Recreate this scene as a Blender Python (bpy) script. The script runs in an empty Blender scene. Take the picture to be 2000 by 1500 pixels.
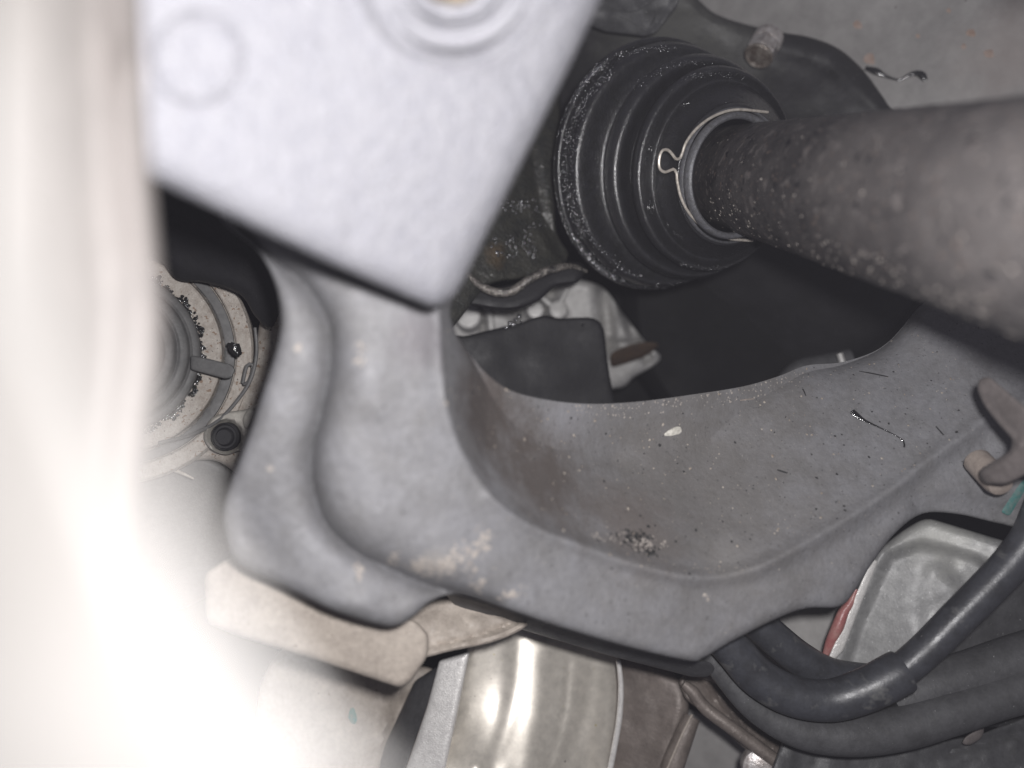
import bpy, bmesh, math, random
import numpy as np
from mathutils import Vector, Matrix, noise
from mathutils.geometry import delaunay_2d_cdt
from mathutils.bvhtree import BVHTree

random.seed(7)
rng = np.random.default_rng(7)
scene = bpy.context.scene
C = scene.collection

# ------------------------------------------------------------------ camera
F = 1556.0                      # focal length in photo pixels (28 mm on 36 mm, 2000 px wide)
cam_d = bpy.data.cameras.new('camera')
cam_d.lens = 28; cam_d.sensor_width = 36
cam_d.clip_start = 0.004; cam_d.clip_end = 10
cam_d.dof.use_dof = True
cam_d.dof.focus_distance = 0.306
cam_d.dof.aperture_fstop = 4.9
cam = bpy.data.objects.new('camera', cam_d); C.objects.link(cam)
cam.location = (0, 0, 0); cam.rotation_euler = (math.pi/2, 0, 0)
scene.camera = cam

# ------------------------------------------------------------------ world: dim even fill added to lift the blacks
w = bpy.data.worlds.new('World'); scene.world = w; w.use_nodes = True
bg = w.node_tree.nodes['Background']
bg.inputs[0].default_value = (0.86, 0.83, 1.0, 1); bg.inputs[1].default_value = 0.065

# ------------------------------------------------------------------ the phone's flash, just above the lens
ld = bpy.data.lights.new('phone_flash', 'POINT')
ld.energy = 3.7; ld.shadow_soft_size = 0.0055; ld.color = (1.0, 0.98, 0.985)
lo = bpy.data.objects.new('phone_flash', ld); C.objects.link(lo)
lo.location = (0.012, 0.0, 0.013)

scene.view_settings.view_transform = 'Standard'
scene.view_settings.look = 'None'
scene.view_settings.exposure = 0.0
scene.view_settings.gamma = 1.0

# ------------------------------------------------------------------ helpers
def P(x, y, d):
    return Vector(((x-1000)/F*d, d, (750-y)/F*d))

def PN(X, Y, D):
    return np.stack([(X-1000)/F*D, D, (750-Y)/F*D], axis=1)

def crv(pts, closed=True, step=8.0):
    """Catmull-Rom resample of points of any dimension; spacing measured on the first two."""
    p = np.array(pts, float); n = len(p); out = []
    rngi = range(n if closed else n-1)
    for i in rngi:
        if closed: a, b, c, e = p[i-1], p[i], p[(i+1) % n], p[(i+2) % n]
        else: a, b, c, e = p[max(i-1, 0)], p[i], p[i+1], p[min(i+2, n-1)]
        k = max(1, int(np.linalg.norm((c-b)[:2])/step))
        for j in range(k):
            t = j/k
            out.append(.5*((2*b)+(-a+c)*t+(2*a-5*b+4*c-e)*t*t+(-a+3*b-3*c+e)*t**3))
    if not closed: out.append(p[-1])
    return np.array(out)

def rnd(pts, r=12, step=8.0):
    """polygon with straight sides and rounded corners"""
    p = np.array(pts, float); n = len(p); out = []
    for i in range(n):
        a, b, c = p[i-1], p[i], p[(i+1) % n]
        u = a-b; v = c-b; lu = np.linalg.norm(u); lv = np.linalg.norm(v)
        q = min(r, lu*.45, lv*.45)
        s = b+u/lu*q; e = b+v/lv*q
        for t in np.linspace(0, 1, 5): out.append((1-t)**2*s+2*t*(1-t)*b+t*t*e)
        nx = c+(b-c)/lv*min(r, lv*.45)
        L = np.linalg.norm(nx-e); k = int(L/step)
        for j in range(1, k): out.append(e+(nx-e)*j/k)
    return np.array(out)

def seg_dist(X, Y, poly, closed=False):
    p = np.array(poly, float)[:, :2]
    q = np.roll(p, -1, axis=0) if closed else p[1:]
    a = p if closed else p[:-1]
    best = np.full(len(X), 1e9)
    for (ax, ay), (bx, by) in zip(a, q):
        dx, dy = bx-ax, by-ay; L = dx*dx+dy*dy+1e-9
        t = np.clip(((X-ax)*dx+(Y-ay)*dy)/L, 0, 1)
        best = np.minimum(best, (X-ax-t*dx)**2+(Y-ay-t*dy)**2)
    return np.sqrt(best)

def inside(X, Y, poly):
    p = np.array(poly, float)[:, :2]; r = np.zeros(len(X), bool)
    for (ax, ay), (bx, by) in zip(p, np.roll(p, -1, axis=0)):
        c = (ay > Y) != (by > Y)
        with np.errstate(divide='ignore', invalid='ignore'):
            r ^= c & (X < (bx-ax)*(Y-ay)/(by-ay+1e-12)+ax)
    return r

def depth_field(ctrl):
    if not isinstance(ctrl, (list, tuple)): return lambda X, Y: np.full(len(X), float(ctrl))
    c = np.array(ctrl, float); x, y, v = c[:, 0]/1000, c[:, 1]/1000, 1/c[:, 2]; n = len(c)
    A = np.zeros((n+3, n+3))
    A[:n, :n] = np.hypot(x[:, None]-x[None], y[:, None]-y[None])
    if n > 3: A[:n, :n] -= np.eye(n)*0.02
    A[:n, n] = 1; A[:n, n+1] = x; A[:n, n+2] = y; A[n:, :n] = A[:n, n:].T
    s = np.linalg.lstsq(A, np.concatenate([v, [0, 0, 0]]), rcond=None)[0]
    def f(X, Y):
        a, b = X/1000, Y/1000
        r = s[n]+s[n+1]*a+s[n+2]*b
        for i in range(n): r = r+s[i]*np.hypot(a-x[i], b-y[i])
        return 1/np.clip(r, .8, 60)
    return f

# depth features (positive = away from the camera), widths in photo pixels, heights in metres
def groove(poly, wd, h):
    c = crv(poly, False, 12); return lambda X, Y: h*np.exp(-(seg_dist(X, Y, c)/wd)**2)
def ridge(poly, wd, h): return groove(poly, wd, -h)
def dent(x, y, rx, ry, h, p=2):
    return lambda X, Y: h*np.exp(-(((X-x)/rx)**2+((Y-y)/ry)**2)**(p/2))
def plateau(poly, wd, h, smooth=True):
    c = crv(poly) if smooth else rnd(poly)
    def f(X, Y):
        e = seg_dist(X, Y, c, True)*np.where(inside(X, Y, c), 1, -1)
        t = np.clip(e/wd*.5+.5, 0, 1); return h*t*t*(3-2*t)
    return f
def disc_step(x, y, r, wd, h, ry=None):
    ry = ry or r
    def f(X, Y):
        e = r-np.hypot(X-x, (Y-y)*r/ry); t = np.clip(e/wd*.5+.5, 0, 1); return h*t*t*(3-2*t)
    return f
def rough(amp, sc, oct=3):
    def f(X, Y):
        return np.array([noise.fractal(Vector((a*sc, b*sc, 3.1)), 1.0, 2.0, oct) for a, b in zip(X, Y)])*amp
    return f

def tag(o, label=None, cat=None, group=None, kind=None):
    if label: o['label'] = label
    if cat: o['category'] = cat
    if group: o['group'] = group
    if kind: o['kind'] = kind
    return o

def finish(name, verts, faces, m, parent=None, angle=38, smooth=True):
    me = bpy.data.meshes.new(name)
    v = np.array([tuple(q) for q in verts], float)
    org = Vector((0, 0, 0))
    if parent is None:
        org = Vector(v.mean(axis=0)); v = v-np.array(org)
    me.from_pydata(v.tolist(), [], faces); me.validate(); me.update()
    bm = bmesh.new(); bm.from_mesh(me); bmesh.ops.recalc_face_normals(bm, faces=bm.faces); bm.to_mesh(me); bm.free()
    if smooth:
        me.shade_smooth(); me.set_sharp_from_angle(angle=math.radians(angle))
    me.materials.append(m)
    o = bpy.data.objects.new(name, me); C.objects.link(o)
    o.location = org
    if parent is not None:
        o.parent = parent
        t = Vector(parent.location)
        if parent.parent is not None: t = parent.matrix_basis.translation + parent.matrix_parent_inverse.translation + Vector(parent.parent.location) if parent.parent else t
        o.matrix_parent_inverse = Matrix.Translation(-t)
    return o

def thing(name, at, label, cat, group=None):
    o = bpy.data.objects.new(name, None); C.objects.link(o); o.location = at
    o.empty_display_size = .01
    return tag(o, label, cat, group)

surf = {}
def relief(name, out, d, m, thick=.006, edge=.002, step=9, feats=(), parent=None, angle=38, spread=1.0, key=None, lines=()):
    """solid casting or pressing: front surface shaped by depth field and features, rounded edge, sides and back"""
    out = np.array(out, float)[:, :2]; n = len(out)
    x0, y0 = out.min(0); x1, y1 = out.max(0)
    gx, gy = np.meshgrid(np.arange(x0+step/2, x1, step), np.arange(y0+step/2, y1, step*.87))
    gx = gx.copy(); gx[1::2] += step/2
    X, Y = gx.ravel(), gy.ravel()
    k = inside(X, Y, out); X, Y = X[k], Y[k]
    e = seg_dist(X, Y, out, True)
    dm = float(np.mean(depth_field(d)(out[:, 0], out[:, 1]))); ep = edge*F/dm
    k = e > max(step*.45, ep+step*.3 if ep > 2.5 else 0); X, Y = X[k], Y[k]
    for ln in lines:
        for off in (-9, -4.5, 0, 4.5, 9):
            c = crv(ln, False, 5); tg = np.gradient(c, axis=0); tg /= np.linalg.norm(tg, axis=1)[:, None]
            c = c+np.stack([-tg[:, 1], tg[:, 0]], 1)*off
            ok = inside(c[:, 0], c[:, 1], out) & (seg_dist(c[:, 0], c[:, 1], out, True) > 7)
            kk = seg_dist(X, Y, c) > 2.2; X, Y = X[kk], Y[kk]
            X = np.concatenate([X, c[ok, 0]]); Y = np.concatenate([Y, c[ok, 1]])
    if ep > 2.5:
        area = np.sum(out[:, 0]*np.roll(out[:, 1], -1)-np.roll(out[:, 0], -1)*out[:, 1])
        tg = np.roll(out, -1, axis=0)-np.roll(out, 1, axis=0); tg /= np.linalg.norm(tg, axis=1)[:, None]+1e-9
        nn = np.stack([-tg[:, 1], tg[:, 0]], 1)*(1 if area > 0 else -1)
        for q in ((.12, .4, 1.0) if ep < 14 else (.06, .2, .45, .72, 1.0)):
            pp = out+nn*ep*q
            ok = inside(pp[:, 0], pp[:, 1], out) & (seg_dist(pp[:, 0], pp[:, 1], out, True) > ep*q*.93)
            X = np.concatenate([X, pp[ok, 0]]); Y = np.concatenate([Y, pp[ok, 1]])
    vs = [Vector((a, b)) for a, b in out]+[Vector((a, b)) for a, b in zip(X, Y)]
    r = delaunay_2d_cdt(vs, [], [list(range(n))], 1, 1e-4, True)
    V = np.array([tuple(v) for v in r[0]]); T = np.array([tuple(t) for t in r[2]])
    cc = V[T].mean(axis=1); T = T[inside(cc[:, 0], cc[:, 1], out)]
    tris = [tuple(int(q) for q in t) for t in T]
    X, Y = V[:, 0], V[:, 1]
    D = depth_field(d)(X, Y)
    base = D.copy()
    for f in feats: D = D+f(X, Y)
    e = seg_dist(X, Y, out, True)*base/F
    if edge > 0:
        t = np.clip(1-e/edge, 0, 1); D = D+edge*(1-np.sqrt(np.clip(1-t*t, 0, 1)))
    front = PN(X, Y, D)
    cx, cy = X.mean(), Y.mean()
    back = PN(X, Y, base+thick+edge)
    back = back*1.0
    if spread != 1.0:
        mc = back.mean(0); back = mc+(back-mc)*np.array([spread, 1, spread])
    N = len(V)
    cnt = {}
    for t in tris:
        for a, b in ((t[0], t[1]), (t[1], t[2]), (t[2], t[0])):
            cnt[(min(a, b), max(a, b))] = cnt.get((min(a, b), max(a, b)), 0)+1
    faces = [t for t in tris]+[(t[2]+N, t[1]+N, t[0]+N) for t in tris]
    for (a, b), c in cnt.items():
        if c == 1: faces.append((a, b, b+N, a+N))
    o = finish(name, np.concatenate([front, back]), faces, m, parent, angle)
    if key: surf[key] = BVHTree.FromPolygons(np.concatenate([front, back]).tolist(), faces)
    return o

def hit(key, x, y):
    dr = P(x, y, 1).normalized()
    loc, nor, i, ds = surf[key].ray_cast(Vector((0, 0, 0)), dr)
    if loc is None: return None, None
    if nor.dot(dr) > 0: nor = -nor
    return loc, nor

def sweep(path, prof, closed=False, cap=True, flat=1.0, up=None):
    """path: list of (Vector, radius)"""
    n = len(path); vs = []; fs = []; k = prof
    prev = None
    for i in range(n):
        a = path[i-1][0] if (i > 0 or closed) else path[0][0]
        b = path[(i+1) % n][0] if (i < n-1 or closed) else path[-1][0]
        t = (b-a).normalized()
        if prev is None:
            u = up or Vector((0, -1, 0)); u = (u-t*u.dot(t)).normalized()
        else:
            u = (prev-t*prev.dot(t)).normalized()
        prev = u; s = t.cross(u)
        for j in range(k):
            q = 2*math.pi*j/k
            vs.append(path[i][0]+(u*math.cos(q)*flat+s*math.sin(q))*path[i][1])
    for i in range(n if closed else n-1):
        i2 = (i+1) % n
        for j in range(k):
            fs.append((i*k+j, i*k+(j+1) % k, i2*k+(j+1) % k, i2*k+j))
    if cap and not closed:
        fs.append(tuple(range(k))); fs.append(tuple(range((n-1)*k, n*k))[::-1])
    return vs, fs

def tube(name, pts, m, parent=None, closed=False, seg=20, step=10, flat=1.0, up=None):
    """pts: (px, py, depth, radius in m)"""
    c = crv(pts, closed, step)
    v, f = sweep([(P(q[0], q[1], q[2]), q[3]) for q in c], seg, closed, True, flat, up)
    return finish(name, v, f, m, parent)

def lathe(name, cen, axis, prof, m, parent=None, seg=64, smooth_prof=0, wob=0, angle=38, ph=0):
    """prof: (t along axis, radius); axis points to the camera side"""
    axis = Vector(axis).normalized(); u = axis.orthogonal().normalized(); s = axis.cross(u)
    pr = crv([(a*1e4, b*1e4) for a, b in prof], False, smooth_prof)/1e4 if smooth_prof else prof
    vs = []; fs = []
    for a, r in pr:
        for j in range(seg):
            q = 2*math.pi*j/seg+ph
            rr = r*(1+wob*noise.noise(Vector((math.cos(q)*3, math.sin(q)*3, a*90))))
            vs.append(cen+axis*a+(u*math.cos(q)+s*math.sin(q))*rr)
    n = len(pr)
    for i in range(n-1):
        for j in range(seg):
            fs.append((i*seg+j, i*seg+(j+1) % seg, (i+1)*seg+(j+1) % seg, (i+1)*seg+j))
    fs.append(tuple(range(seg))); fs.append(tuple(range((n-1)*seg, n*seg)))
    return finish(name, vs, fs, m, parent, angle)

ICO = None
def blob_cloud(name, items, m, parent=None, sub=1, jag=.35):
    """items: (loc, radius, normal, flatten)  joined tiny pieces"""
    global ICO
    bm = bmesh.new(); bmesh.ops.create_icosphere(bm, subdivisions=sub, radius=1)
    base = [v.co.copy() for v in bm.verts]; fc = [[v.index for v in f.verts] for f in bm.faces]; bm.free()
    vs = []; fs = []
    for loc, r, nor, fl in items:
        o = len(vs); q = nor.to_track_quat('Z', 'Y'); sx = random.uniform(.7, 1.4); a = random.uniform(0, 6.28)
        for b in base:
            k = 1+random.uniform(-jag, jag)
            x, y = b.x*sx*k, b.y*k
            c = Vector((x*math.cos(a)-y*math.sin(a), x*math.sin(a)+y*math.cos(a), b.z*fl*k))*r
            c.rotate(q); vs.append(loc+c)
        fs += [tuple(i+o for i in f) for f in fc]
    return finish(name, vs, fs, m, parent, 180 if jag < .1 else 50)

# ------------------------------------------------------------------ materials
def lin(c): return tuple(((v/255+.055)/1.055)**2.4 if v/255 > .04045 else v/255/12.92 for v in c)
def mk(name, c1, c2=None, sc=300, mix=(.38, .68), r=(.5, .7), metal=0.0, bump=((900, .25, .0006),), specks=(), stains=(), coat=0, streak=None, spec=.5, coatr=.12):
    """c1, c2 linear base colours; bump: (scale, strength, distance); specks: (scale, threshold, colour); stains: (centre, radius, colour, strength)"""
    m = bpy.data.materials.new(name); m.use_nodes = True; nt = m.node_tree; N = nt.nodes; L = nt.links
    b = N['Principled BSDF']; tc = N.new('ShaderNodeNewGeometry')
    pos = tc.outputs['Position']
    def nz(scale, det=5, rg=.6, dist=0.0, vec=pos):
        n = N.new('ShaderNodeTexNoise'); n.inputs['Scale'].default_value = scale; n.inputs['Detail'].default_value = det
        n.inputs['Roughness'].default_value = rg; n.inputs['Distortion'].default_value = dist; L.new(vec, n.inputs['Vector']); return n.outputs['Fac']
    def rng_(src, a, c, lo=0.0, hi=1.0):
        n = N.new('ShaderNodeMapRange'); n.inputs[1].default_value = a; n.inputs[2].default_value = c
        n.inputs[3].default_value = lo; n.inputs[4].default_value = hi; L.new(src, n.inputs[0]); return n.outputs[0]
    def mixc(f, a, c):
        n = N.new('ShaderNodeMix'); n.data_type = 'RGBA'
        if isinstance(f, float): n.inputs[0].default_value = f
        else: L.new(f, n.inputs[0])
        for s, v in ((6, a), (7, c)):
            if isinstance(v, tuple): n.inputs[s].default_value = (*v[:3], 1)
            else: L.new(v, n.inputs[s])
        return n.outputs[2]
    if c2 is None: c2 = tuple(v*.72 for v in c1)
    col = mixc(rng_(nz(sc, 6, .62), mix[0], mix[1]), c1, c2)
    fine = mixc(rng_(nz(sc*5, 4, .7), .35, .7), (1, 1, 1), (.78, .78, .78))
    mu = N.new('ShaderNodeMix'); mu.data_type = 'RGBA'; mu.blend_type = 'MULTIPLY'; mu.inputs[0].default_value = 1
    L.new(col, mu.inputs[6]); L.new(fine, mu.inputs[7]); col = mu.outputs[2]
    for st in stains:
        cen, rad, cc, stg = st[:4]
        vm = N.new('ShaderNodeVectorMath'); vm.operation = 'DISTANCE'; L.new(pos, vm.inputs[0]); vm.inputs[1].default_value = cen
        ad = N.new('ShaderNodeMath'); ad.operation = 'MULTIPLY_ADD'; L.new(nz(st[4] if len(st) > 4 else 120, 5, .65), ad.inputs[0]); ad.inputs[1].default_value = -rad*1.1; L.new(vm.outputs['Value'], ad.inputs[2])
        col = mixc(rng_(ad.outputs[0], rad*.55, -rad*.25, 0, stg), col, cc)
    for scs, th, cc in specks:
        col = mixc(rng_(nz(scs, 2, .5), th, th+.03), col, cc)
    if streak:
        ax, ssc, cc, th = streak
        mp = N.new('ShaderNodeMapping'); mp.inputs['Scale'].default_value = ax; L.new(pos, mp.inputs['Vector'])
        col = mixc(rng_(nz(ssc, 3, .6, 0, mp.outputs[0]), th, th+.12), col, cc)
    L.new(col, b.inputs['Base Color'])
    L.new(rng_(nz(sc*1.7, 4), .3, .7, r[0], r[1]), b.inputs['Roughness'])
    b.inputs['Metallic'].default_value = metal; b.inputs['Specular IOR Level'].default_value = spec
    b.inputs['Coat Weight'].default_value = coat; b.inputs['Coat Roughness'].default_value = coatr
    prev = None
    for scb, stg, dist in bump:
        n = N.new('ShaderNodeBump'); n.inputs['Strength'].default_value = stg; n.inputs['Distance'].default_value = dist
        L.new(nz(scb, 4, .6), n.inputs['Height'])
        if prev: L.new(prev, n.inputs['Normal'])
        prev = n.outputs[0]
    if prev: L.new(prev, b.inputs['Normal']); L.new(prev, b.inputs['Coat Normal'])
    return m

g = lambda v, r=1.0, gg=1.0, b=1.0: (v*r, v*gg, v*b)
M = {}
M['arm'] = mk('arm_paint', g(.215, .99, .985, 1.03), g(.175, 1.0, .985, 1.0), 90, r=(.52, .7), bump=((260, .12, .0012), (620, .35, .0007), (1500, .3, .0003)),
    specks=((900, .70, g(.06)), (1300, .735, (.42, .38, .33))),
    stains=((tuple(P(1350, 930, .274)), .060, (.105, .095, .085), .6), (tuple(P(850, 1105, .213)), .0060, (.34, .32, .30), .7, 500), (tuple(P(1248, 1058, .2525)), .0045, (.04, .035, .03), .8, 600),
            (tuple(P(950, 800, .235)), .024, (.062, .051, .046), .9), (tuple(P(1060, 930, .245)), .024, (.075, .062, .055), .85), (tuple(P(1230, 1030, .256)), .020, (.115, .096, .086), .6, 200),  # brown dirt, darkened further to deepen the shading of the hollow
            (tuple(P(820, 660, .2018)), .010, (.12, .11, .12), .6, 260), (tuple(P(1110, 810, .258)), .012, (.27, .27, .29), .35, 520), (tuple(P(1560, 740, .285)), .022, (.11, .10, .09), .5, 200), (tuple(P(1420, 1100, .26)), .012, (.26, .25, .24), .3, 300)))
M['plate'] = mk('cast_plate', g(.245, .985, .98, 1.06), g(.215, .975, .975, 1.08), 300, mix=(.42, .66), r=(.5, .65), bump=((650, .9, .0012), (260, .35, .0012)), specks=((150, .76, (.23, .20, .17)),))
M['gold'] = mk('brass_bush', (.45, .36, .24), (.3, .25, .19), 200, r=(.3, .45), metal=.5)
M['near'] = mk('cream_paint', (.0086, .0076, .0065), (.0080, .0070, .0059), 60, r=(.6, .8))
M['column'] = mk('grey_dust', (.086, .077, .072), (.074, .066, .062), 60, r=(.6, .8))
M['boot'] = mk('boot_rubber', g(.024, .97, .97, 1.1), g(.017), 250, r=(.30, .48), bump=((1200, .5, .0005), (400, .25, .0007)), specks=((1500, .73, g(.09)),), coat=1.0, coatr=.16, spec=.7)
M['grease'] = mk('wet_grease', g(.012), g(.008), 400, r=(.06, .16), bump=((1200, .5, .0005),), spec=.9, coat=.6, coatr=.04)
M['drop'] = mk('bead_glint', g(.42, 1, 1, 1.05), g(.16), 700, r=(.16, .26), bump=(), spec=1.0, metal=.85)  # pale metal colour gives the grease beads their flash glints
M['blackgrease'] = mk('black_grease', g(.02), g(.012), 400, r=(.1, .2), bump=((900, .3, .0004),), spec=.9, coat=.8)
M['shaft'] = mk('shaft_paint', (.088, .080, .079), (.032, .029, .031), 95, r=(.42, .62), bump=((500, .45, .0006), (1700, .45, .0003)),
    specks=((260, .62, (.15, .135, .13)), (500, .66, (.17, .13, .11)), (1000, .70, (.36, .33, .32)), (230, .66, (.016, .015, .018)), (90, .70, (.02, .018, .02))),
    stains=((tuple(P(1700, 300, .2)), .03, (.125, .114, .110), .6), (tuple(P(1950, 400, .15)), .04, (.105, .096, .093), .8)))
M['collar'] = mk('collar_rubber', g(.13, .98, .98, 1.08), g(.08), 700, r=(.3, .5), bump=((1600, .6, .0003),))
M['steel'] = mk('bright_steel', (.80, .74, .66), (.5, .45, .39), 500, r=(.3, .45), metal=.5, bump=((900, .2, .0002),))
M['bolt'] = mk('dull_steel', (.60, .57, .56), (.32, .28, .26), 350, r=(.28, .4), metal=.3, bump=((700, .5, .0004),), coat=.5)
M['bronze'] = mk('rusty_washer', (.17, .13, .105), (.42, .38, .34), 320, r=(.2, .35), metal=.4, bump=((600, .5, .0005),), coat=.7)
M['panel'] = mk('floor_panel', g(.38, 1, .97, .94), g(.29, 1, .96, .93), 22, r=(.5, .65), bump=((500, .12, .0004),), specks=((420, .755, (.17, .155, .15)), (160, .80, (.35, .27, .23))), stains=((tuple(P(1985, -25, .385)), .021, (.045, .035, .034), .9, 60), (tuple(P(1960, 120, .39)), .03, (.34, .29, .27), .5, 60)))
M['spotbrown'] = mk('brown_rubber', (.028, .020, .019), (.02, .015, .015), 200)
M['spot'] = mk('rust_spot', (.50, .40, .35), (.40, .28, .22), 300, r=(.6, .8))
M['dark'] = mk('dark_housing', g(.036, 1, .97, 1.05), g(.026), 60, r=(.5, .7), bump=((400, .4, .0008),), specks=((900, .74, g(.2)),), stains=((tuple(P(1330, 60, .42)), .05, (.13, .13, .12), .7),))
M['black'] = mk('black_plastic', g(.016, 1, .97, 1.15), g(.012, 1, .98, 1.12), 80, r=(.5, .7), bump=((700, .2, .0005),))
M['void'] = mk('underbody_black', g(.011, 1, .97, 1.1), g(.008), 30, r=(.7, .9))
M['alloy'] = mk('grey_alloy', g(.62, 1, .985, .96), g(.45, 1, .98, .95), 80, r=(.35, .55), metal=.2, bump=((600, .4, .0005),))
M['brown'] = mk('brown_alloy', (.24, .205, .185), (.16, .135, .12), 90, r=(.4, .6), metal=.2, bump=((900, .6, .0004),), specks=((1500, .72, (.5, .45, .4)),))
M['bright'] = mk('machined_alloy', (.80, .75, .67), (.66, .62, .55), 45, r=(.37, .45), metal=.45, bump=((1300, .15, .0002),), specks=((600, .745, (.5, .42, .15)), (800, .76, (.1, .08, .07))))
M['mirror'] = mk('shiny_rim', (.9, .88, .85), (.74, .72, .70), 200, r=(.3, .4), metal=.2, bump=((1600, .7, .0003),))
M['beige'] = mk('beige_casting', (.46, .405, .35), (.34, .295, .255), 110, r=(.5, .7), bump=((800, .4, .0005),), specks=((480, .72, (.22, .18, .15)),))
M['knuckle'] = mk('speckled_casting', (.42, .385, .345), (.29, .25, .215), 330, r=(.5, .7), bump=((1300, .8, .0005),), specks=((520, .64, (.20, .14, .10)), (900, .68, (.10, .08, .07))))
M['knuckle2'] = mk('pale_casting', (.42, .40, .36), (.33, .31, .28), 200, r=(.4, .6), bump=((1300, .4, .0004),))
M['ringdark'] = mk('grey_seal', g(.12, 1, .98, .97), g(.09), 150, r=(.5, .7), bump=((900, .4, .0004),))
M['hose'] = mk('hose_rubber', g(.056, .96, 1, 1.16), g(.036, .98, 1, 1.12), 150, r=(.32, .48), bump=((700, .25, .0004),), specks=((420, .75, (.16, .15, .15)),), streak=((1, .3, 1), 160, g(.10), .60))
M['box'] = mk('scuffed_alloy', g(.33, 1, 1, .99), g(.22, 1, 1, 1.0), 110, r=(.42, .55), metal=.15, bump=((900, .25, .0004),), specks=((700, .71, g(.55)),),
    stains=((tuple(P(1830, 1060, .315)), .02, (.42, .42, .39), .7, 300),))
M['rustdark'] = mk('rusty_dark', (.09, .058, .038), (.06, .045, .035), 200, r=(.5, .7))
M['red'] = mk('red_sealant', (.36, .13, .125), (.42, .22, .20), 300, r=(.3, .4), bump=((700, .4, .0005),))
M['teal'] = mk('teal_paint', (.07, .26, .24), (.20, .27, .24), 500, r=(.6, .7))
M['tealdim'] = mk('faded_teal_paint', (.05, .17, .16), (.13, .19, .18), 700, r=(.6, .7))
M['clip'] = mk('dirty_clip', (.17, .15, .145), (.12, .105, .10), 120, r=(.4, .55), bump=((600, .3, .0005),))
M['pin'] = mk('pin_plastic', (.34, .29, .255), (.24, .2, .175), 200, r=(.4, .6))
M['chip'] = mk('chip_metal', (.85, .82, .74), (.5, .48, .42), 900, r=(.3, .4), metal=.2)
M['sand'] = mk('pale_grit', (.42, .38, .33), (.22, .17, .13), 600, r=(.5, .8))
M['tar'] = mk('dark_grit', g(.035), g(.02), 600, r=(.4, .8))
M['mud'] = mk('pale_mud', (.42, .38, .34), (.30, .27, .25), 500, r=(.7, .9))
M['green'] = mk('oily_green', (.062, .061, .052), (.035, .037, .035), 160, r=(.25, .4), coat=1.0, bump=((420, .8, .0012),), stains=((tuple(P(975, 495, .355)), .007, (.12, .08, .04), .7, 200),))
M['lip'] = mk('oily_metal', (.34, .31, .28), (.05, .05, .05), 260, r=(.15, .35), metal=.5, coat=.8, bump=((500, .9, .0012), (1500, .6, .0004)))
M['greyhose'] = mk('grey_cover', g(.085, 1, 1, 1.05), g(.055, 1, 1, 1.04), 120, r=(.45, .6), bump=((500, .3, .0006),), specks=((900, .74, g(.3)),))

# ================================================================== THE SETTING
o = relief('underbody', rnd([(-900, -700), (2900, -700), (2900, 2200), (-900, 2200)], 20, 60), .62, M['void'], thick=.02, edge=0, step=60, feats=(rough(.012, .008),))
tag(o, kind='structure')
# grey floor panel of the car, top right
fp = relief('floor_panel', rnd([(1150, -300), (2500, -300), (2500, 420), (1780, 340), (1300, 300)], 20, 30), [(1300, 0, .455), (1900, 0, .385), (1800, 250, .40), (1500, 600, .44)], M['panel'], thick=.004, edge=0, step=26,
    feats=(groove([(1540, 110), (1650, 80), (1730, 30), (1800, -10)], 5, .0009), ridge([(1530, 118), (1650, 88), (1740, 36), (1800, 0)], 6, .0005)), key='floor')
tag(fp, kind='structure')
for x, y, rx, ry in ((1680, 48, 17, 9), (1902, 64, 17, 9), (1938, 104, 18, 9), (1705, 115, 18, 11), (1855, 20, 8, 5), (1885, 90, 8, 6), (1612, 90, 7, 4), (1795, 70, 7, 5)):
    loc, nor = hit('floor', x, y); k = loc.y/F
    rr = crv([(x+rx*math.cos(a)*random.uniform(.8, 1.15), y+ry*math.sin(a)*random.uniform(.8, 1.15)) for a in np.linspace(0, 6.28, 10)[:-1]], True, 3)
    s_ = relief('rust_spot', rr, loc.y-.0003, M['spot'], thick=.0004, edge=.0003, step=4, parent=fp)

# ================================================================== NEAR THINGS, OUT OF FOCUS
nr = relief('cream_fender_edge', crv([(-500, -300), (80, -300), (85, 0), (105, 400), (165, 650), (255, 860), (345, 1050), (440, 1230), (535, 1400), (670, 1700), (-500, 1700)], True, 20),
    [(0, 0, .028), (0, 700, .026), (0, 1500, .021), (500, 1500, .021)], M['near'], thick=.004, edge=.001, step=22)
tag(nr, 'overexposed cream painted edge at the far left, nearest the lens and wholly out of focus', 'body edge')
cl = thing('grey_post', P(150, 700, .095), 'blurred grey beige post standing between the overexposed cream edge and the pale cast plate', 'post')
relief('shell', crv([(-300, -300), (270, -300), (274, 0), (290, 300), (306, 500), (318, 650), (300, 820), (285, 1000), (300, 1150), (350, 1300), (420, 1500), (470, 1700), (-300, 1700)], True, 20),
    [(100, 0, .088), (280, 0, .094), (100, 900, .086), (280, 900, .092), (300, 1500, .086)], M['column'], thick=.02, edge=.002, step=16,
    feats=(ridge([(60, -300), (70, 600), (90, 1000), (200, 1600)], 70, .004), groove([(185, -300), (188, 200), (215, 600), (200, 1000), (270, 1500)], 40, .0018), dent(290, 120, 40, 60, -.003)), parent=cl)

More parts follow.
